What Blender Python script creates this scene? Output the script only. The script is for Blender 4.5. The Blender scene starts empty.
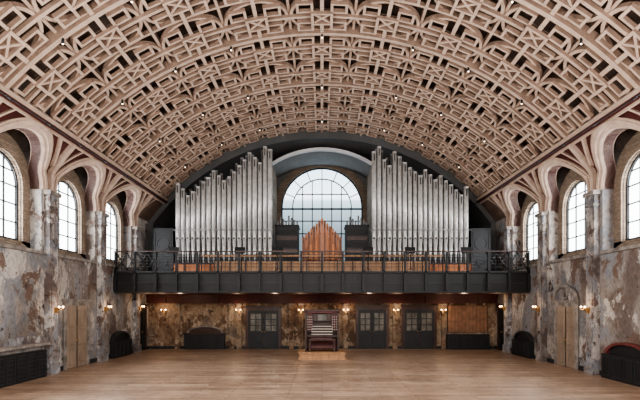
import bpy, bmesh, math, random
from math import sin, cos, pi, sqrt, asin
random.seed(7)
sc_=bpy.context.scene
sc_.view_settings.view_transform='AgX'
try: sc_.view_settings.look='AgX - Medium High Contrast'
except Exception: pass
sc_.view_settings.exposure=.1
# ------------------------------------------------------------------ materials
def nmat(name):
    m=bpy.data.materials.new(name); m.use_nodes=True
    nt=m.node_tree; b=nt.nodes['Principled BSDF']
    return m,nt,b
def ramp(nt,stops,inp):
    r=nt.nodes.new('ShaderNodeValToRGB'); e=r.color_ramp.elements
    while len(e)<len(stops): e.new(0.5)
    for i,(p,c) in enumerate(stops):
        e[i].position=p; e[i].color=(c[0],c[1],c[2],1)
    nt.links.new(inp,r.inputs[0]); return r.outputs[0]
def coords(nt,scale=(1,1,1),loc=(0,0,0)):
    tc=nt.nodes.new('ShaderNodeNewGeometry'); mp=nt.nodes.new('ShaderNodeMapping')
    nt.links.new(tc.outputs['Position'],mp.inputs[0]); mp.inputs['Scale'].default_value=scale; mp.inputs['Location'].default_value=loc
    return mp.outputs[0]
def noise(nt,vec,scale,detail=6,rough=.6,dist=0):
    n=nt.nodes.new('ShaderNodeTexNoise'); n.inputs['Scale'].default_value=scale
    n.inputs['Detail'].default_value=detail; n.inputs['Roughness'].default_value=rough
    n.inputs['Distortion'].default_value=dist
    nt.links.new(vec,n.inputs['Vector']); return n.outputs[0]
def plain(name,col,rough=.6,metal=0,var=.18,vs=3,bump=0,sc=(1,1,1)):
    m,nt,b=nmat(name); v=coords(nt,sc); n=noise(nt,v,vs)
    lo=[c*(1-var) for c in col]; hi=[min(1,c*(1+var)) for c in col]
    nt.links.new(ramp(nt,[(.35,lo),(.65,hi)],n),b.inputs['Base Color'])
    b.inputs['Roughness'].default_value=rough; b.inputs['Metallic'].default_value=metal
    if bump:
        bp=nt.nodes.new('ShaderNodeBump'); bp.inputs['Strength'].default_value=bump
        nt.links.new(n,bp.inputs['Height']); nt.links.new(bp.outputs[0],b.inputs['Normal'])
    return m
def emis(name,col,s):
    m,nt,b=nmat(name); b.inputs['Base Color'].default_value=(*col,1)
    b.inputs['Emission Color'].default_value=(*col,1); b.inputs['Emission Strength'].default_value=s
    return m
def mixc(nt,f,a,b_,mode='MIX'):
    x=nt.nodes.new('ShaderNodeMix'); x.data_type='RGBA'; x.blend_type=mode
    if isinstance(f,(int,float)): x.inputs[0].default_value=f
    else: nt.links.new(f,x.inputs[0])
    for k,s in ((6,a),(7,b_)):
        if isinstance(s,tuple): x.inputs[k].default_value=(*s,1)
        else: nt.links.new(s,x.inputs[k])
    return x.outputs[2]
def distressed(name,stops,pale,dark,brown,seed=0,sc=.45,pt=.53,bt=.55,dt=.585):
    """peeling plaster: broad tone, sharp-edged pale patches, brown underlayer, small dark losses"""
    m,nt,b=nmat(name)
    v=coords(nt,(1,1,.8),(seed,seed,seed)); v2=coords(nt,(1,1,.6),(seed+9,3,5)); v3=coords(nt,(1,1,1),(seed+20,7,1))
    base=ramp(nt,stops,noise(nt,v,sc,10,.6,.6))
    mk=ramp(nt,[(pt,(0,0,0)),(pt+.025,(1,1,1))],noise(nt,v2,sc*1.7,12,.68,.5))
    c=mixc(nt,mk,base,pale)
    mk=ramp(nt,[(bt,(0,0,0)),(bt+.025,(1,1,1))],noise(nt,v3,sc*2.0,12,.70,.4))
    c=mixc(nt,mk,c,brown)
    mk=ramp(nt,[(dt,(0,0,0)),(dt+.02,(1,1,1))],noise(nt,v,sc*3.6,12,.78,.3))
    c=mixc(nt,mk,c,dark)
    n3=noise(nt,v,8,8,.7); dk=ramp(nt,[(.38,(.6,.58,.56)),(.55,(1,1,1))],n3)
    c=mixc(nt,.8,c,dk,'MULTIPLY')
    st=ramp(nt,[(.40,(.62,.57,.54)),(.58,(1,1,1))],noise(nt,coords(nt,(1,1,.35),(seed+3,2,8)),.5,6,.6,.4))
    c=mixc(nt,.9,c,st,'MULTIPLY')
    nt.links.new(c,b.inputs['Base Color']); b.inputs['Roughness'].default_value=.85
    bp=nt.nodes.new('ShaderNodeBump'); bp.inputs['Strength'].default_value=.3; bp.inputs['Distance'].default_value=.04
    nt.links.new(mk,bp.inputs['Height']); nt.links.new(bp.outputs[0],b.inputs['Normal'])
    return m
def brickm(name,c1,c2,mortar,axes,scale=1,bw=.5,rh=.16,ms=.012,rough=.8,off=.5,streak=False):
    m,nt,b=nmat(name); g=nt.nodes.new('ShaderNodeNewGeometry')
    s=nt.nodes.new('ShaderNodeSeparateXYZ'); cb=nt.nodes.new('ShaderNodeCombineXYZ')
    nt.links.new(g.outputs['Position'],s.inputs[0])
    nt.links.new(s.outputs[axes[0]],cb.inputs[0]); nt.links.new(s.outputs[axes[1]],cb.inputs[1])
    t=nt.nodes.new('ShaderNodeTexBrick'); nt.links.new(cb.outputs[0],t.inputs['Vector'])
    t.inputs['Color1'].default_value=(*c1,1); t.inputs['Color2'].default_value=(*c2,1); t.inputs['Mortar'].default_value=(*mortar,1)
    t.inputs['Scale'].default_value=scale; t.inputs['Brick Width'].default_value=bw; t.inputs['Row Height'].default_value=rh
    t.inputs['Mortar Size'].default_value=ms; t.offset=off
    c=t.outputs[0]
    n=noise(nt,coords(nt),1.2,8); c=mixc(nt,.6,c,ramp(nt,[(.35,(.6,.58,.56)),(.62,(1.0,1.0,1.0))],n),'MULTIPLY')
    if streak:
        n=noise(nt,coords(nt,(.22,2.6,1)),1.0,6,.7); c=mixc(nt,.95,c,ramp(nt,[(.40,(.62,.59,.57)),(.58,(1.0,1.0,1.0))],n),'MULTIPLY')
        n=noise(nt,coords(nt,(1.5,5,1)),2.0,8,.75); c=mixc(nt,.6,c,ramp(nt,[(.42,(.50,.46,.44)),(.52,(1.0,1.0,1.0))],n),'MULTIPLY')
    nt.links.new(c,b.inputs['Base Color']); b.inputs['Roughness'].default_value=rough
    return m,b

PINK=plain('plaster_buff',(.50,.375,.295),.7,0,.12,4)
PINK_SHADE=plain('plaster_buff_shaded_edges',(.25,.165,.12),.75,0,.2,4)  # same plaster, browner on the lattice sides: shading put into the colour
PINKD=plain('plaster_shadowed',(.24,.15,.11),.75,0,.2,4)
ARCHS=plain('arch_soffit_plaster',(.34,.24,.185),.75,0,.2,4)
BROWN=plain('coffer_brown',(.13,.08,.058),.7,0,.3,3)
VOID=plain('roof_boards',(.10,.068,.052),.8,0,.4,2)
MAROON=plain('maroon_paint',(.07,.018,.016),.5,0,.2,3)
GREY=plain('dark_grey_plaster',(.085,.083,.082),.8,0,.12,1)
MGREY=plain('mid_grey_plaster',(.15,.148,.145),.8,0,.12,1)
LGREY=plain('light_grey_plaster',(.75,.75,.75),.8,0,.06,1)
BLACK=plain('black_steel',(.010,.010,.011),.55,.1,.1,2)
DKGREY=plain('charcoal_steel',(.018,.019,.021),.55,.1,.2,2)
WOOD=plain('oak',(.38,.20,.095),.45,0,.25,5,0,(1,1,.2))
WOODD=plain('dark_oak',(.045,.018,.012),.4,0,.3,4)
ORANGE=plain('pine_organ_pipe_wood',(.42,.15,.055),.55,0,.25,6,0,(1,1,.2))
ORANGE2=plain('dark_pine_organ_pipe_wood',(.22,.075,.03),.55,0,.25,6,0,(1,1,.2))
DOORW=plain('pale_door_wood',(.23,.17,.125),.55,0,.2,4,0,(1,1,.3))
STONE=plain('weathered_stone',(.20,.175,.155),.75,0,.45,3,.2)
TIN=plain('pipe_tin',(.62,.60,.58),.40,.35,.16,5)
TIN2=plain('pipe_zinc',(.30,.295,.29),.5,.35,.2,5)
IVORY=plain('ivory',(.60,.55,.45),.4,0,.05,5)
BRASS=plain('brass',(.45,.28,.12),.35,.9,.1,4)
GLASS=emis('frosted_daylight_glass',(.93,.965,1.0),6)
LAMP=emis('lamp_glow',(1.0,.66,.36),12)
SPOT=emis('ceiling_spot_glow',(1.0,.8,.6),10)
WALL=distressed('distressed_wall',[(.36,(.13,.10,.088)),(.45,(.25,.22,.20)),(.52,(.20,.21,.23)),(.60,(.34,.305,.28))],(.47,.435,.40),(.035,.027,.025),(.15,.10,.077))
WALLB=distressed('distressed_wall_end',[(.38,(.11,.065,.04)),(.46,(.26,.17,.11)),(.54,(.35,.26,.175)),(.62,(.19,.145,.11))],(.42,.33,.24),(.04,.025,.017),(.16,.095,.06),4,.8)
PIL=distressed('distressed_pilaster',[(.40,(.12,.10,.095)),(.47,(.25,.22,.205)),(.53,(.19,.205,.23)),(.6,(.39,.36,.34))],(.46,.43,.40),(.04,.03,.028),(.13,.09,.075),12,.9)
BRK,_=brickm('stock_brick',(.31,.23,.165),(.20,.14,.10),(.13,.11,.09),(1,2),1,.23,.08,.01)
BRKX,_=brickm('stock_brick_end',(.32,.245,.18),(.22,.16,.115),(.14,.11,.09),(0,2),1,.3,.1,.012)
FLOOR,fb=brickm('oak_floor',(.55,.395,.285),(.38,.26,.18),(.13,.08,.055),(0,1),1,2.6,.24,.012,.36,.37,True)
WG,nt,b=nmat('end_window_glass')
g=coords(nt); s=nt.nodes.new('ShaderNodeSeparateXYZ'); nt.links.new(g,s.inputs[0])
mr=nt.nodes.new('ShaderNodeMapRange'); mr.inputs[1].default_value=7; mr.inputs[2].default_value=12
nt.links.new(s.outputs[2],mr.inputs[0])
c=ramp(nt,[(0,(.10,.13,.15)),(.36,(.24,.31,.35)),(.50,(.42,.52,.58)),(.54,(.85,.95,1)),(1,(.60,.82,1))],mr.outputs[0])
nt.links.new(c,b.inputs['Emission Color']); b.inputs['Emission Strength'].default_value=2.8; b.inputs['Base Color'].default_value=(.1,.1,.1,1)

# ------------------------------------------------------------------ mesh accumulator
class M:
    def __init__(s): s.v=[];s.f=[];s.mi=[];s.sm=[];s.mats=[];s.side=None
    def m(s,mat):
        if mat not in s.mats: s.mats.append(mat)
        return s.mats.index(mat)
    def face(s,pts,mat,smooth=False):
        n=len(s.v); s.v+= [tuple(p) for p in pts]; s.f.append(tuple(range(n,n+len(pts)))); s.mi.append(s.m(mat)); s.sm.append(smooth)
    def addf(s,idx,mat,smooth=False): s.f.append(tuple(idx)); s.mi.append(s.m(mat)); s.sm.append(smooth)
    def box(s,x0,x1,y0,y1,z0,z1,mat):
        n=len(s.v)
        s.v+=[(x0,y0,z0),(x1,y0,z0),(x1,y1,z0),(x0,y1,z0),(x0,y0,z1),(x1,y0,z1),(x1,y1,z1),(x0,y1,z1)]
        for q in ((0,3,2,1),(4,5,6,7),(0,1,5,4),(1,2,6,5),(2,3,7,6),(3,0,4,7)): s.addf([n+i for i in q],mat)
    def plate(s,pts,f0,f1,mat,mp):
        n=len(s.v);k=len(pts); sm=s.side or mat
        s.v+=[mp(u,v,f0) for u,v in pts]+[mp(u,v,f1) for u,v in pts]
        s.addf([n+i for i in range(k)],mat); s.addf([n+k+i for i in reversed(range(k))],sm)
        for i in range(k):
            j=(i+1)%k; s.addf([n+i,n+k+i,n+k+j,n+j],sm)
    def rect(s,u0,u1,v0,v1,f0,f1,mat,mp): s.plate([(u0,v0),(u1,v0),(u1,v1),(u0,v1)],f0,f1,mat,mp)
    def frame(s,cu,cv,hu,hv,w,f0,f1,mat,mp):
        s.rect(cu-hu,cu+hu,cv+hv-w,cv+hv,f0,f1,mat,mp); s.rect(cu-hu,cu+hu,cv-hv,cv-hv+w,f0,f1,mat,mp)
        s.rect(cu-hu,cu-hu+w,cv-hv+w,cv+hv-w,f0,f1,mat,mp); s.rect(cu+hu-w,cu+hu,cv-hv+w,cv+hv-w,f0,f1,mat,mp)
    def strip(s,A,B,f0,f1,mat,mp,closed=False,smooth=False):
        n=len(s.v);k=len(A); sm=s.side or mat
        for P,d in ((A,f0),(B,f0),(B,f1),(A,f1)): s.v+=[mp(u,v,d) for u,v in P]
        for i in range(k if closed else k-1):
            j=(i+1)%k
            for a in range(4):
                b_=(a+1)%4
                s.addf([n+a*k+i,n+a*k+j,n+b_*k+j,n+b_*k+i],mat if a==0 else sm,smooth)
        if not closed:
            s.addf([n,n+k,n+2*k,n+3*k],sm); s.addf([n+k-1,n+2*k-1,n+3*k-1,n+4*k-1],sm)
    def ring(s,cu,cv,r0,r1,f0,f1,mat,mp,a0=0,a1=2*pi,N=28):
        cl=abs(a1-a0-2*pi)<1e-6; K=N if cl else N+1
        A=[(cu+r0*cos(a0+(a1-a0)*i/N),cv+r0*sin(a0+(a1-a0)*i/N)) for i in range(K)]
        B=[(cu+r1*cos(a0+(a1-a0)*i/N),cv+r1*sin(a0+(a1-a0)*i/N)) for i in range(K)]
        s.strip(A,B,f0,f1,mat,mp,cl)
    def cyl(s,x,y,z0,z1,r0,r1,mat,N=14,caps=True):
        n=len(s.v)
        for z,r in ((z0,r0),(z1,r1)): s.v+=[(x+r*cos(2*pi*i/N),y+r*sin(2*pi*i/N),z) for i in range(N)]
        for i in range(N): s.addf([n+i,n+(i+1)%N,n+N+(i+1)%N,n+N+i],mat,True)
        if caps: s.addf([n+i for i in reversed(range(N))],mat); s.addf([n+N+i for i in range(N)],mat)
    def rod(s,p,q,r,mat,N=8):
        from mathutils import Vector
        p=Vector(p);q=Vector(q);d=(q-p).normalized(); a=d.orthogonal().normalized(); b_=d.cross(a); n=len(s.v)
        for c in (p,q): s.v+=[tuple(c+a*r*cos(2*pi*i/N)+b_*r*sin(2*pi*i/N)) for i in range(N)]
        for i in range(N): s.addf([n+i,n+(i+1)%N,n+N+(i+1)%N,n+N+i],mat,True)
        s.addf([n+i for i in range(N)],mat); s.addf([n+N+i for i in range(N)],mat)
    def ball(s,x,y,z,r,mat,N=10,H=6,zs=1):
        n=len(s.v)
        for j in range(H+1):
            t=pi*j/H; s.v+=[(x+r*sin(t)*cos(2*pi*i/N),y+r*sin(t)*sin(2*pi*i/N),z+r*zs*cos(t)) for i in range(N)]
        for j in range(H):
            for i in range(N): s.addf([n+j*N+i,n+j*N+(i+1)%N,n+(j+1)*N+(i+1)%N,n+(j+1)*N+i],mat,True)
    def done(s,name,recalc=True,parent=None):
        me=bpy.data.meshes.new(name); me.from_pydata(s.v,[],s.f)
        for m in s.mats: me.materials.append(m)
        me.polygons.foreach_set('material_index',s.mi); me.polygons.foreach_set('use_smooth',s.sm)
        me.update()
        if recalc:
            bm=bmesh.new(); bm.from_mesh(me); bmesh.ops.recalc_face_normals(bm,faces=bm.faces); bm.to_mesh(me); bm.free()
        o=bpy.data.objects.new(name,me); bpy.context.scene.collection.objects.link(o)
        if parent: o.parent=parent
        return o
def empty(name):
    e=bpy.data.objects.new(name,None); bpy.context.scene.collection.objects.link(e); return e
XZ=lambda y0:(lambda u,v,d:(u,y0+d,v))
def YZ(side,x0=10): return lambda u,v,d:(side*(x0+d),u,v)

# ------------------------------------------------------------------ dims
W=10.0; D=26.47; H=2.52; P=3.86
R=12.33; ZC=.09; TOP=ZC+R; ZL=8.5
XL=sqrt(R*R-(ZL-ZC)**2); UL=R*asin(XL/R)
CB=[22.61-P*i for i in range(7)]
Y0=CB[-1]-P/2
def vx(z): return W if z<=7.3 else sqrt(R*R-(z-ZC)**2)
def vault(u,v,d): t=u/R; return ((R+d)*sin(t),v,ZC+(R+d)*cos(t))
def WV(side): return lambda u,v,d:(side*(vx(v)+d),u,v)

m=M(); m.box(-10.6,10.6,Y0,D+.3,-.2,0,FLOOR); m.done('floor')

# ------------------------------------------------------------------ ceiling lattice
NT=9; TU=2*UL/NT; TV=P/2; KX=TU/1.9
m=M(); m.side=PINK_SHADE
for iv in range(2):
    for iu in range(NT):
        cu=-UL+TU*(iu+.5); cv=TV*(iv+.5); hu=TU/2/KX; hv=TV/2
        mv=lambda u,v,d,cu=cu: vault(cu+(u-cu)*KX,v,d)
        s=.32
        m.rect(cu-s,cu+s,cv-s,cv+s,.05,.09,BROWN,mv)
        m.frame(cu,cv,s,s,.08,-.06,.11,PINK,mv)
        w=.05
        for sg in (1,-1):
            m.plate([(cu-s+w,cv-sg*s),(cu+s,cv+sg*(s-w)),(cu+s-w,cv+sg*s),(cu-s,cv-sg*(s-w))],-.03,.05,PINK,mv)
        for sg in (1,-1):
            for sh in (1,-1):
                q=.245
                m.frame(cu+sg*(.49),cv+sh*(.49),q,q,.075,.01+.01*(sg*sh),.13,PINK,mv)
        for sg in (1,-1):
            m.rect(*sorted((cu+sg*s,cu+sg*(hu))),cv-.055,cv+.055,.03,.15,PINK,mv)
            m.rect(cu-.055,cu+.055,*sorted((cv+sg*s,cv+sg*(hv))),.03,.15,PINK,mv)
        m.ring(cu,cv,.85,.94,.12,.27,PINK,mv,N=32)
    for iu in range(NT+1):
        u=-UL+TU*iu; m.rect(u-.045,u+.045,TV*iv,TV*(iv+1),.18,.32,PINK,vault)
N=44
m.strip([(-UL+2*UL*i/N,-.08) for i in range(N+1)],[(-UL+2*UL*i/N,.08) for i in range(N+1)],.0,.34,PINK,vault)
m.strip([(-UL+2*UL*i/N,TV-.045) for i in range(N+1)],[(-UL+2*UL*i/N,TV+.045) for i in range(N+1)],.18,.32,PINK,vault)
for iu in range(NT+1):
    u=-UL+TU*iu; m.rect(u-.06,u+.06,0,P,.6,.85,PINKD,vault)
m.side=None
lat=m.done('ceiling_lattice')
lat.location.y=Y0
ar=lat.modifiers.new('bays','ARRAY'); ar.use_relative_offset=False; ar.use_constant_offset=True
ar.constant_offset_displace=(0,P,0); ar.count=7
half=lat.data.copy()
bm=bmesh.new(); bm.from_mesh(half)
bmesh.ops.delete(bm,geom=[v for v in bm.verts if v.co.y>TV+.07],context='VERTS'); bm.to_mesh(half); bm.free()
ho=bpy.data.objects.new('end_row',half); bpy.context.scene.collection.objects.link(ho); ho.parent=lat; ho.location.y=7*P
m=M(); N=40
U2=R*asin(.905)
for i in range(N):
    a=-U2+2*U2*i/N; b_=-U2+2*U2*(i+1)/N
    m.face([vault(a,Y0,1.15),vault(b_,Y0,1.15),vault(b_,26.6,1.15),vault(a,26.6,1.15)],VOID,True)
m.done('ceiling',recalc=False)
m=M()
for k in range(16):
    y=Y0+TV*k+.3
    m.strip([(-UL+2*UL*i/30,y-.08) for i in range(31)],[(-UL+2*UL*i/30,y+.08) for i in range(31)],.86,1.1,BROWN,vault)
m.done('roof_rafters')
m=M()
for sd in (-1,1):
    mp=lambda u,v,d,sd=sd: vault(sd*(UL+u),v,d)
    m.rect(-.07,.08,Y0,D,-.12,.3,MAROON,mp)
    m.rect(.08,.2,Y0,D,-.06,.2,PINK,mp); m.rect(-.19,-.07,Y0,D,-.06,.2,PINK,mp)
    m.rod(vault(sd*(UL-.05),Y0,-.3),vault(sd*(UL-.05),D,-.3),.02,BLACK)
    k=Y0
    while k<D:
        m.rod(vault(sd*(UL),k,-.1),vault(sd*(UL-.05),k,-.34),.03,BLACK); k+=P/2
m.done('trim_cornice')

# ------------------------------------------------------------------ side walls
def arc(r,zc,N=20,zb=None):
    pts=[]
    if zb is not None: pts.append((r,zb))
    pts+=[(r*cos(pi*i/N),zc+r*sin(pi*i/N)) for i in range(N+1)]
    if zb is not None: pts.append((-r,zb))
    return pts
SILL=4.45; ZA=6.65; RI=1.5; RO=1.80
for sd,nm in ((-1,'left'),(1,'right')):
    m=M(); wv=WV(sd)
    for c in CB:
        m.rect(c-P/2,c+P/2,0,SILL,0,.45,WALL,YZ(sd))
        m.rect(c-1.55,c+1.55,SILL-.12,SILL,-.08,.5,STONE,YZ(sd))
        for s2 in (1,-1):
            m.rect(*sorted((c+s2*RI,c+s2*P/2)),SILL,ZA,0,.45,WALL,YZ(sd))
        N=24; A=[];B=[]
        for i in range(N+1):
            t=pi*i/N; a=(RI*cos(t),ZA+RI*sin(t))
            kx=(P/2)/max(abs(cos(t)),1e-6); kz=(ZL-ZA)/max(sin(t),1e-6); k=min(kx,kz)
            A.append((c+a[0],a[1])); B.append((c+k*cos(t),ZA+k*sin(t)))
        m.strip(A,B,.06,.4,MAROON,wv)
        A=[(c+u,v) for u,v in arc(RI+.1,ZA,20,SILL)]; B=[(c+u,v) for u,v in arc(.97,6.58,20,4.72)]
        m.strip(A,B,.40,.62,BRK,YZ(sd))
        m.rect(c-RI,c+RI,SILL,4.72,.40,.62,BRK,YZ(sd))
        m.strip([(c+u,v) for u,v in arc(1.0,6.58,20,4.72)],[(c+u,v) for u,v in arc(1.25,6.58,20,4.72)],.33,.45,BRK,YZ(sd))
    m.rect(CB[0]+P/2,D,0,7.3,0,.45,WALL,YZ(sd)); m.rect(CB[0]+P/2,D,7.3,ZL,0,.4,BROWN,wv)
    m.done('wall_'+nm)
    m=M(); m.side=ARCHS
    for c in CB:
        for r0,r1,d0,d1 in ((RI,RO,-.06,.42),(RI+.09,RO-.09,-.12,-.06)):
            m.strip([(c+u,v) for u,v in arc(r0,ZA,24)],[(c+u,v) for u,v in arc(r1,ZA,24)],d0,d1,PINK,wv)
    for k in range(len(CB)):
        y=CB[0]+P/2-P*k
        zs=[ZA+(ZL-ZA-.05)*i/12 for i in range(13)]
        m.strip([(y-.09,z) for z in zs],[(y+.09,z) for z in zs],-.16,.2,PINK,wv)
        for s2 in (-1,1):
            zs=[7.55+(ZL-7.55)*i/8 for i in range(9)]
            q=[(y+s2*(.10+.75*((z-7.55)/(ZL-7.55))**1.4),z) for z in zs]
            m.strip(q,[(a+s2*.09,b_) for a,b_ in q],-.08,.2,PINK,wv)
    m.done('trim_arches_'+nm)
    for k in range(len(CB)):
        y=CB[0]+P/2-P*k
        m=M(); mp=YZ(sd)
        m.rect(y-.30,y+.30,0,.4,-.26,-.001,PIL,mp); m.rect(y-.26,y+.26,.4,6.1,-.20,-.001,PIL,mp)
        m.rect(y-.17,y+.17,.8,5.9,-.23,-.2,PIL,mp)
        m.rect(y-.29,y+.29,6.1,6.18,-.25,-.001,STONE,mp); m.rect(y-.27,y+.27,6.18,6.5,-.21,-.001,PIL,mp)
        m.rect(y-.34,y+.34,6.5,6.65,-.28,.3,STONE,mp)
        m.done('trim_pilaster')
    for i,c in enumerate(CB):
        m=M(); mp=YZ(sd)
        o=[(c+u,v) for u,v in arc(.97,6.58,20,4.72)]
        m.plate(o,.56,.58,GLASS,mp)
        m.strip(o,[(c+u,v) for u,v in arc(.91,6.58,20,4.80)],.48,.56,DKGREY,mp)
        m.rect(c-.97,c+.97,4.72,4.79,.48,.56,DKGREY,mp)
        for u in (-.33,.33):
            zt=6.58+sqrt(.93**2-u*u); m.rect(c+u-.025,c+u+.025,4.75,zt,.52,.56,DKGREY,mp)
        for z in (5.35,5.97,6.58,7.08):
            h=.93 if z<=6.58 else sqrt(.93**2-(z-6.58)**2)
            m.rect(c-h,c+h,z-.022,z+.022,.52,.56,DKGREY,mp)
        m.done('window_%d'%(i+1+(0 if sd<0 else 7)))
    m=M(); m.rect(Y0,D,0,.18,-.04,0,DKGREY,YZ(sd)); m.done('baseboard_'+nm)

# wall fixtures ---------------------------------------------------
EPS=-.045
def radiator(sd,c,w=1.35,h=.95):
    m=M(); mp=YZ(sd)
    m.rect(c-w,c+w,0,h,-.28,EPS,BLACK,mp)
    k=int(2*w/.5)
    for i in range(k):
        a=c-w+.06+i*(2*w-.06)/k; m.frame(a+(2*w/k-.1)/2,h/2,(2*w/k-.1)/2,h/2-.07,.04,-.31,-.28,DKGREY,mp)
        for j in range(5): m.rect(a+.06,a+2*w/k-.16,.18+j*.14,.22+j*.14,-.30,-.28,DKGREY,mp)
    m.rect(c-w-.1,c+w+.1,h+.16,h+.25,-.34,EPS,STONE,mp); m.rect(c-w,c+w,h,h+.16,-.1,EPS,STONE,mp); m.rect(c-w,c+w,h+.25,h+.5,-.1,EPS,PIL,mp)
    return m.done('radiator_cabinet')
def hearth(sd,c,w=1.0,h=.85,am=DKGREY):
    m=M(); mp=YZ(sd)
    m.rect(c-w,c+w,0,h-.05,-.26,EPS,BLACK,mp)
    m.strip([(c+w*cos(pi*i/14),h-.05+.45*sin(pi*i/14)) for i in range(15)],[(c+w*.86*cos(pi*i/14),h-.05+.36*sin(pi*i/14)) for i in range(15)],-.18,EPS,am,mp)
    m.plate([(c+w*.86*cos(pi*i/14),h-.05+.36*sin(pi*i/14)) for i in range(15)],-.08,EPS,BLACK,mp)
    for i in range(4):
        a=c-w+.1+i*(2*w-.1)/4; m.frame(a+w/4-.05,h/2-.02,w/4-.06,h/2-.12,.035,-.29,-.26,DKGREY,mp)
    return m.done('fireplace')
REDB=plain('red_brick_arch',(.11,.024,.02),.6,0,.3,5)
radiator(-1,CB[2]); radiator(-1,CB[3]); hearth(1,CB[2],1.15,.9,REDB); hearth(1,CB[3],1.15,.9,REDB)
hearth(-1,CB[0]); hearth(1,CB[0])
PANE=plain('door_pane',(.16,.15,.13),.15,0,.4,2)
def doorcase(mp,c,w,h,name,leaf,ped=None,glass=False,frame=STONE):
    m=M()
    m.rect(c-w-.16,c-w,0,h+.16,-.1,EPS,frame,mp); m.rect(c+w,c+w+.16,0,h+.16,-.1,EPS,frame,mp)
    m.rect(c-w,c+w,h,h+.16,-.1,EPS,frame,mp); m.rect(c-w-.24,c+w+.24,h+.16,h+.26,-.16,EPS,frame,mp)
    for s2 in (-1,1):
        a,b_=sorted((c+s2*.015,c+s2*w)); m.rect(a,b_,.02,h,-.065,EPS,leaf,mp)
        cx=(a+b_)/2; hw=(b_-a)/2-.09
        if glass:
            m.frame(cx,h*.24,hw,h*.17,.04,-.08,-.06,leaf,mp)
            for r in range(3):
                for q in range(2):
                    m.rect(cx-hw+q*hw+.03,cx-hw+(q+1)*hw-.03,h*.47+r*h*.155,h*.47+(r+1)*h*.155-.05,-.072,-.06,PANE,mp)
        else:
            for zz in (.2,.5,.8): m.frame(cx,h*zz,hw,h*.13,.04,-.10,-.06,leaf,mp)
            m.rect(c-.02,c+.02,.02,h,-.075,-.05,WOODD,mp)
        p=mp(c+s2*.08,h*.45,-.09); m.ball(p[0],p[1],p[2],.035,BRASS)
    if ped:
        pts=[(c+(w+.2)*cos(pi*i/16),h+.26+.62*sin(pi*i/16)) for i in range(17)]
        m.plate(pts,-.08,EPS,PIL,mp)
        m.strip(pts,[(c+(w+.08)*cos(pi*i/16),h+.26+.53*sin(pi*i/16)) for i in range(17)],-.16,EPS,STONE,mp)
        m.ring(c,h+.5,.13,.17,-.12,EPS,STONE,mp)
    return m.done(name)
doorcase(YZ(-1),CB[1]-.1,.78,2.5,'door_1',DOORW)
doorcase(YZ(1),CB[1],.72,2.45,'door_2',DOORW,ped=True)
doorcase(YZ(-1),25.35,.5,2.3,'door_3',BLACK,frame=WOODD)
doorcase(YZ(1),25.35,.5,2.3,'door_4',BLACK,frame=WOODD)
doorcase(XZ(D),-3.36,.86,2.2,'door_5',DKGREY,glass=True,frame=WOODD)
doorcase(XZ(D),2.88,.78,2.25,'door_6',DKGREY,glass=True,frame=WOODD)
doorcase(XZ(D),5.58,.84,2.25,'door_7',DKGREY,glass=True,frame=WOODD)

# ------------------------------------------------------------------ back wall below balcony
m=M(); m.box(-10,10,D,D+.3,0,3.9,WALLB)
m.done('wall_back')
for x in (-4.75,-1.75,-1.2,1.35,4.2,7.0,-8.3,-5.2):
    m=M(); m.box(x-.14,x+.14,D-.10,D-.001,0,2.5,WALLB); m.box(x-.17,x+.17,D-.13,D-.001,2.5,2.6,STONE); m.done('trim_end_pilaster')
m=M()
m.box(-9.99,9.99,D-.3,D-.001,2.62,3.11,MAROON); m.box(-9.99,9.99,D-.4,D-.3,3.0,3.11,MAROON)
for x in range(-9,10,3): m.box(x-.12,x+.12,D-.38,D-.3,2.64,3.0,MAROON)
m.done('trim_ceiling_beam')
m=M(); m.box(-10,10,D-.04,D,0,.16,DKGREY); m.done('baseboard_back')
m=M(); mp=XZ(D); c=-6.7
m.rect(c-1.15,c+1.15,0,.85,-.30,EPS,BLACK,mp)
for i in range(5): m.frame(c-.92+i*.46,.43,.19,.33,.035,-.33,-.30,DKGREY,mp)
m.rect(c-1.22,c+1.22,.85,.92,-.34,EPS,WOODD,mp)
m.strip([(c+1.05*cos(pi*i/16),.92+.42*sin(pi*i/16)) for i in range(17)],[(c+.93*cos(pi*i/16),.92+.34*sin(pi*i/16)) for i in range(17)],-.14,EPS,STONE,mp)
m.plate([(c+.93*cos(pi*i/16),.92+.34*sin(pi*i/16)) for i in range(17)],-.06,EPS,WOODD,mp)
m.done('fireplace')
m=M(); c=8.3
m.rect(c-1.2,c+1.2,0,.85,-.42,EPS,BLACK,mp)
for i in range(5): m.frame(c-.96+i*.48,.43,.2,.33,.035,-.45,-.42,DKGREY,mp)
m.done('radiator_cabinet')
m=M()
m.rect(c-1.1,c+1.2,.95,2.5,-.08,-.002,WOODD,mp)
PAN=plain('panel_screen_wood',(.22,.11,.06),.5,0,.25,4)
for i in range(11): m.rect(c-1.08+i*.205,c-1.08+i*.205+.19,.97,2.48,-.10,-.08,PAN,mp)
m.done('wood_panel_screen')

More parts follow.
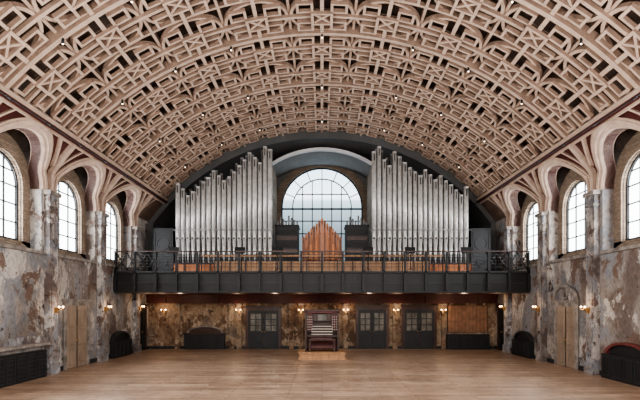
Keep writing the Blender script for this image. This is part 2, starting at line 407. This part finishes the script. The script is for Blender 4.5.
# ------------------------------------------------------------------ end arch & organ recess
m=M(); N=40; ti=.28
def prof(off,N=40,zb=4.15):
    r=R-off; xs=W-off*1.0; a=asin(min(.999,xs/r)); pts=[(-xs,zb)]
    pts+=[(r*sin(-a+2*a*i/N),ZC+r*cos(-a+2*a*i/N)) for i in range(N+1)]
    return pts+[(xs,zb)]
m.strip(prof(-1.3),prof(ti),0,.3,GREY,XZ(D))
A=prof(ti)
for i in range(len(A)-1):
    (a,b_),(c,d)=A[i],A[i+1]; m.face([(a,D+.2,b_),(c,D+.2,d),(c,31.2,d),(a,31.2,b_)],GREY)
m.done('proscenium_arch')
m=M(); m.box(-9.8,9.8,31.2,31.4,4.15,12.6,GREY)
m.done('wall_organ_recess')
e=empty('trim_end_window_surround')
m=M(); mp=XZ(30.8)
half=3.3; Rs=6.2; a=asin(half/Rs); zt=12.0
def sg_top(x): return zt-Rs+sqrt(max(0,Rs*Rs-x*x))
zw=8.99; rw=2.72
def tosq(t):
    x=cos(t);z=sin(t); lo,hi=0,10
    for _ in range(40):
        mid=(lo+hi)/2; X_=mid*x;Z_=zw+mid*z
        if abs(X_)<half and Z_<sg_top(X_): lo=mid
        else: hi=mid
    return (lo*x,zw+lo*z)
A=[(rw,4.2)]+[(rw*cos(pi*i/24),zw+rw*sin(pi*i/24)) for i in range(25)]+[(-rw,4.2)]
B=[(half,4.2)]+[tosq(pi*i/24) for i in range(25)]+[(-half,4.2)]
m.strip(A,B,0,.2,MGREY,mp)
A2=[(x*1.17,zw+(z-zw)*1.17 if z>zw else z) for x,z in A]
A2=[(x,min(z,sg_top(min(half,abs(x)))-.02) if z>zw else z) for x,z in A2]
m.strip(A,A2,-.12,-.001,BRKX,mp)
m.done('window_wall',parent=e)
m=M()
xs=[-3.0+6.0*i/16 for i in range(17)]
Rb=5.6; zb=11.98
bt=[(x,zb-Rb+sqrt(Rb*Rb-x*x)) for x in xs]
m.strip(bt,[(x,z-.16) for x,z in bt],0,.25,LGREY,XZ(27.6))
m.strip([(x,z-.02) for x,z in bt],[(x,z-.14) for x,z in bt],.25,3.2,MGREY,XZ(27.6))
for s2 in (-1,1):
    a,b_=sorted((s2*2.98,s2*3.35)); m.box(a,b_,27.6,30.8,4.2,bt[0][1],BRKX)
    m.box(a-.05,b_+.05,27.5,27.9,8.9,9.1,STONE)
m.done('lantern_arch',parent=e)
m=M(); mp=XZ(30.9)
m.plate(A,.04,.06,WG,mp)
m.strip(A,[(x*.97,zw+(z-zw)*.97 if z>zw else z) for x,z in A],-.08,.04,DKGREY,mp)
ri=1.95
for u in (-1.95,-1.3,-.65,0,.65,1.3,1.95):
    m.rect(u-.03,u+.03,4.2,zw+sqrt(max(0,ri*ri-u*u)),-.05,.04,DKGREY,mp)
m.strip([(ri*cos(pi*i/20),zw+ri*sin(pi*i/20)) for i in range(21)],[((ri+.06)*cos(pi*i/20),zw+(ri+.06)*sin(pi*i/20)) for i in range(21)],-.06,.04,DKGREY,mp)
for k in range(1,8):
    t=pi*k/8; p=(ri*cos(t),zw+ri*sin(t)); q=(2.68*cos(t),zw+2.68*sin(t))
    m.rod((p[0],30.9,p[1]),(q[0],30.9,q[1]),.03,DKGREY,6)
for z in (7.3,8.15,8.99,9.95):
    h=rw if z<=zw else sqrt(ri*ri-(z-zw)**2); m.rect(-h,h,z-(.08 if abs(z-8.99)<.1 else .03),z+.03,-.05,.04,DKGREY,mp)
m.done('window_15')

# ------------------------------------------------------------------ balcony
BY=22.2; ZD=4.15
bal=empty('balcony')
m=M()
m.box(-9.99,9.99,BY+.21,D-.01,ZD-.22,ZD-.002,WOODD)
m.box(-9.99,9.99,BY+.21,D-.41,3.5,ZD-.22,MAROON)
m.box(-9.65,9.65,D,31.15,ZD-.22,ZD-.01,WOODD)
m.done('deck',parent=bal)
m=M()
m.box(-9.99,9.99,BY,BY+.12,3.11,ZD-.002,BLACK)
m.box(-9.99,9.99,BY-.12,BY+.2,3.11,3.2,BLACK); m.box(-9.99,9.99,BY-.14,BY+.2,ZD-.08,ZD-.002,DKGREY)
m.box(-9.99,9.99,BY-.05,BY,3.55,3.62,DKGREY)
m.box(-9.99,9.99,BY+.2,D-.41,3.12,3.2,MAROON)
for i in range(21):
    x=-10+i*1.0
    if i in (0,20): x=x*.993
    m.box(x-.05,x+.05,BY-.14,BY,3.13,4.14,BLACK)
    if i%2==0: m.box(max(-9.99,x-.08),min(9.99,x+.08),BY-.2,BY+.02,3.2,3.9,BLACK)
m.done('steel_beam',parent=bal)
m=M()
for i in range(21):
    x=-10+i*1.0
    if i in (0,20): x=x*.993
    m.box(x-.045,x+.045,BY-.14,BY-.02,ZD,5.06,BLACK)
m.box(-9.99,9.99,BY-.16,BY-.02,5.07,5.12,WOODD)
for z in (4.35,4.5,4.65,4.8,4.93): m.rod((-9.99,BY-.09,z),(9.99,BY-.09,z),.012,DKGREY,6)
for i in range(80):
    x=-9.9+i*.25; m.box(x-.008,x+.008,BY-.1,BY-.08,ZD,5.07,DKGREY)
for s2 in (-1,1):
    for k in range(4):
        a=s2*(9.9-k*.5); b_=s2*(9.4-k*.5)
        m.rod((a,BY-.05,ZD+.04),(b_,BY-.05,5.05),.03,BLACK); m.rod((b_,BY-.05,ZD+.04),(a,BY-.05,5.05),.03,BLACK)
m.box(-6.2,6.2,23.6,23.68,5.0,5.08,WOOD)
for k in range(13): m.rod((-6.2+k*1.033,23.64,ZD),(-6.2+k*1.033,23.64,5.0),.025,BLACK)
m.done('balcony_railing')
for x in (-7.4,-4.1,-2.2,2.3,4.4,7.2):
    m=M(); y=22.9
    m.rod((x,y,ZD+.1),(x,y,5.15),.018,BLACK)
    for k in range(3):
        t=2*pi*k/3+.5; m.rod((x,y,ZD+.22),(x+.28*cos(t),y+.28*sin(t),ZD+.012),.012,BLACK)
    m.plate([(x-.26,5.1),(x+.26,5.1),(x+.26,5.42),(x-.26,5.42)],0,.02,BLACK,lambda u,v,d:(u,22.9+(v-5.1)*.4-.02+d,v))
    m.box(x-.26,x+.26,22.80,22.89,5.08,5.11,BLACK)
    m.done('music_stand')

# ------------------------------------------------------------------ organ
def X(px,y): return (px-322)*y/460
def Z(py,y): return H+(305-py)*y/460
def pipe(m,x,y,zb,zt,r,mat):
    zf=zb+1.35
    m.cyl(x,y,zb,zf,r*.3,r,mat,14); m.cyl(x,y,zf,zt,r,r,mat,16)
    m.cyl(x,y,zt-.05,zt+.01,r*1.06,r*1.06,mat,16)
    m.box(x-r*.55,x+r*.55,y-r*1.03,y-r*.7,zf+.02,zf+.10,BLACK)
    m.plate([(x-r*.6,zf+.1),(x+r*.6,zf+.1),(x,zf+.55)],-r*1.05,-r*.8,mat,XZ(y))
    m.box(x-r*.62,x-r*.5,y-r*1.25,y-r*.7,zf-.03,zf+.16,mat); m.box(x+r*.5,x+r*.62,y-r*1.25,y-r*.7,zf-.03,zf+.16,mat)
    m.box(x-r*.2,x+r*.2,y-r*1.02,y-r*.9,zt-.5,zt-.12,BLACK)
LT=[184,189,196,192,187,182,178,171,176,181,177,172,166,160,153,158,163,147,150]
RT=[152,147,160,166,152,157,163,168,172,176,170,175,180,176,181,185,190,195,187]
for side,tops,x0 in ((-1,LT,178),(1,RT,374)):
    m=M(); yf=25.15
    for i,t in enumerate(tops):
        px=x0+i*5.12
        pipe(m,X(px,yf),yf+random.uniform(-.02,.02),4.75,Z(t,yf),.105 if i%3 else .125,TIN)
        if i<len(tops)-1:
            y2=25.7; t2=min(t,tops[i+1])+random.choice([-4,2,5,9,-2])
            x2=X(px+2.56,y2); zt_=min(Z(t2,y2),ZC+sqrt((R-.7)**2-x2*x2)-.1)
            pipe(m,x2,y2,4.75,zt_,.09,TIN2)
    a=X(x0-4,yf); b_=X(x0+18*5.12+4,yf)
    m.box(a,b_,24.85,26.1,4.15,4.72,ORANGE)
    for k in range(9):
        q=a+(b_-a)*k/8; m.box(q-.03,q+.03,24.80,24.86,4.15,4.72,WOODD)
    m.box(a-.03,b_+.03,24.8,26.12,4.72,4.8,WOODD)
    m.rod((a,25.0,6.6),(b_,25.0,6.6),.025,TIN2)
    m.done('organ_pipes')
m=M(); y=25.6
for i in range(15):
    px=303.5+i*2.65; t=219+abs(i-7)*2.7; x=X(px,y); mt=ORANGE if i%2 else ORANGE2
    m.box(x-.068,x+.068,y,y+.14,4.6,Z(t,y),mt)
    m.plate([(x-.068,Z(t,y)),(x+.068,Z(t,y)),(x,Z(t,y)+.1)],0,.14,mt,XZ(y))
    m.box(x-.035,x+.035,y-.02,y,5.1,5.17,BLACK); m.box(x-.02,x+.02,y-.01,y,Z(t,y)-.3,Z(t,y)-.12,WOODD)
y=25.15
for i in range(11):
    px=308+i*2.8; t=232+abs(i-5)*3; x=X(px,y); mt=ORANGE if i%2 else ORANGE2
    m.box(x-.065,x+.065,y,y+.1,4.6,Z(t,y),mt)
    m.box(x-.03,x+.03,y-.02,y,4.95,5.02,BLACK)
m.box(-1.25,1.25,25.05,26.1,4.15,4.62,ORANGE2)
m.done('wooden_organ_pipes')
for s2 in (-1,1):
    m=M(); a,b_=sorted((s2*1.35,s2*2.65)); y=26.2
    m.box(a,b_,y,y+1.2,4.15,7.0,DKGREY)
    for k in range(7): m.box(a+.06,b_-.06,y-.05,y,4.4+k*.36,4.64+k*.36,WOODD if k%2 else BLACK)
    m.box(a-.04,b_+.04,y-.06,y+1.25,7.0,7.08,BLACK)
    for k in range(8): m.cyl(a+.1+k*.16,y+.3,7.08,7.3+.06*((k*5)%7),.05,.05,TIN2,10)
    m.done('organ_swell_box')
m=M()
m.box(4.5,5.9,26.6,27.8,4.15,10.0,WOODD)
for k in range(9): m.box(4.52,5.88,26.5,26.6,8.7+k*.15,8.76+k*.15,WOOD)
m.done('organ_shutter_tower')
for s2 in (-1,1):
    m=M(); a,b_=sorted((s2*8.2,s2*9.3)); y=25.3
    m.box(a,b_,y,y+.6,4.15,6.75,BLACK); m.frame((a+b_)/2,5.9,.45,.7,.05,-.03,0,DKGREY,XZ(y)); m.ring((a+b_)/2,5.9,.3,.36,-.04,0,DKGREY,XZ(y)); m.ring((a+b_)/2,4.85,.2,.25,-.04,0,DKGREY,XZ(y))
    m.done('loudspeaker_stack')
m=M(); m.box(-5.6,5.6,24.0,24.06,4.15,4.8,WOOD)
for k in range(15): x=-5.6+k*.8; m.box(x-.03,x+.03,23.97,24.0,4.15,4.83,WOODD)
m.done('timber_screen')

# ------------------------------------------------------------------ organ console
e=empty('organ_console')
m=M(); m.box(-1.08,1.08,21.1,22.9,0,.1,WOOD); m.box(-1.04,1.04,21.14,22.88,.1,.28,WOOD); m.box(-1.1,1.1,21.08,22.9,.28,.34,WOOD)
m.done('platform',parent=e)
m=M(); z=.34; w=.8
m.box(-w,w,22.25,22.8,z,2.22,WOODD)
m.box(-w-.05,w+.05,21.85,22.85,2.22,2.30,WOODD)
m.box(-w-.02,w+.02,21.9,22.83,2.14,2.22,REDB)
for s2 in (-1,1):
    a,b_=sorted((s2*(w-.08),s2*w)); m.box(a,b_,21.65,22.3,z,1.35,WOODD); m.box(a,b_,21.9,22.3,1.3,2.2,WOODD)
    a,b_=sorted((s2*.45,s2*(w-.08)))
    m.box(a,b_,22.0,22.25,1.25,2.14,MAROON)
    for r in range(6):
        for q in range(3):
            cx=a+.05+q*.095; m.rod((cx,22.0,1.35+r*.12),(cx,21.95,1.35+r*.12),.020,IVORY,8)
m.box(-.45,.45,22.15,22.25,1.7,2.14,DKGREY)
m.box(-.42,.42,22.02,22.06,1.74,2.1,WOODD); m.box(-.2,.2,21.99,22.02,1.78,2.06,PANE)
m.box(-w+.08,w-.08,21.75,22.25,1.0,1.1,WOODD)
for k in range(4):
    y=21.72+k*.13; zz=1.12+k*.12
    m.box(-.5,.5,y,y+.14,zz,zz+.03,IVORY); m.box(-.5,.5,y+.02,y+.5,zz-.07,zz,WOODD)
    for q in range(24): m.box(-.48+q*.04,-.462+q*.04,y+.06,y+.14,zz+.03,zz+.045,BLACK)
m.box(-.7,.7,22.2,22.25,z,1.0,REDB)
for q in range(15): m.box(-.55+q*.075,-.52+q*.075,21.75,22.2,z+.05,z+.09,WOOD)
m.done('case',parent=e)
m=M(); m.box(-.62,.62,21.3,21.62,.88,.94,WOODD); m.box(-.6,-.54,21.32,21.6,z,.88,WOODD); m.box(.54,.6,21.32,21.6,z,.88,WOODD); m.box(-.55,.55,21.44,21.48,.5,.62,MAROON)
m.box(-.5,.5,21.32,21.6,.94,.99,MAROON)
m.done('bench',parent=e)

# ------------------------------------------------------------------ sconces
def pl(loc,en,col,rad):  # point source shared by the sconces and the added fill lights
    l=bpy.data.lights.new('sconce_or_fill','POINT'); l.energy=en; l.color=col; l.shadow_soft_size=rad
    o=bpy.data.objects.new('sconce_or_fill_light',l); o.location=loc; bpy.context.scene.collection.objects.link(o); return o
def sconce(x,y,z,nx,ny):
    m=M(); tx,ty=-ny,nx
    for s2 in (-.12,.12):
        q=(x+nx*.18+tx*s2,y+ny*.18+ty*s2)
        m.rod((x,y,z-.12),(q[0],q[1],z-.08),.015,BRASS); m.cyl(q[0],q[1],z-.1,z-.05,.03,.045,BRASS,8); m.ball(q[0],q[1],z+.0,.035,LAMP)
    m.box(x-.05,x+.05,y-.05,y+.05,z-.22,z-.02,BRASS)
    m.done('wall_sconce')
    pl((x+nx*.4,y+ny*.4,z+.05),12,(1,.66,.40),.05)
for k in range(4):
    y=CB[0]+P/2-P*k
    for sd in (-1,1): sconce(sd*(W-.28),y,2.45,-sd,0)
for x in (-9.0,-4.75,-1.2,1.35,4.2,6.9): sconce(x,D-.18,2.25,0,-1)
m=M()
for k in range(4):
    for u in (-7.9,-5.6,-3.4,0,3.4,5.6,7.9):
        y=24.54-k*P; p=vault(u,y,-.12); m.cyl(p[0],p[1],p[2],p[2]+.15,.035,.04,BLACK,8); m.ball(p[0],p[1],p[2],.025,SPOT,8,4)
m.done('ceiling_spotlights')

# ------------------------------------------------------------------ lights
def area(loc,rot,sx,sy,en,col):
    l=bpy.data.lights.new('area','AREA'); l.shape='RECTANGLE'; l.size=sx; l.size_y=sy; l.energy=en; l.color=col
    o=bpy.data.objects.new('daylight',l); o.location=loc; o.rotation_euler=rot; bpy.context.scene.collection.objects.link(o); return o
for c in CB:
    for sd in (-1,1):
        area((sd*(10.50),c,6.0),(0,sd*pi/2,0),2.3,1.7,170,(.93,.97,1))
for x,y,z in ((-5,7,6),(5,7,6),(-5,1.5,6),(5,1.5,6),(0,4,4.8)):
    pl((x,y,z),1060,(1,.95,.90),.5)  # added out-of-view fill for the hall, no fixtures stand here
for x in (-7.5,-2.5,2.5,7.5): pl((x,24.3,2.9),16,(1,.76,.52),.1)  # added warm fill under the balcony, not tied to any fitting
w=bpy.data.worlds.new('World'); bpy.context.scene.world=w; w.use_nodes=True
w.node_tree.nodes['Background'].inputs[0].default_value=(.85,.92,1,1); w.node_tree.nodes['Background'].inputs[1].default_value=.5

cam=bpy.data.cameras.new('camera'); co=bpy.data.objects.new('camera',cam); bpy.context.scene.collection.objects.link(co)
co.location=(0,0,H); co.rotation_euler=(pi/2,0,0); cam.sensor_width=36; cam.lens=36*460/640
cam.shift_x=-2/640; cam.shift_y=105/640; cam.clip_start=.1
bpy.context.scene.camera=co
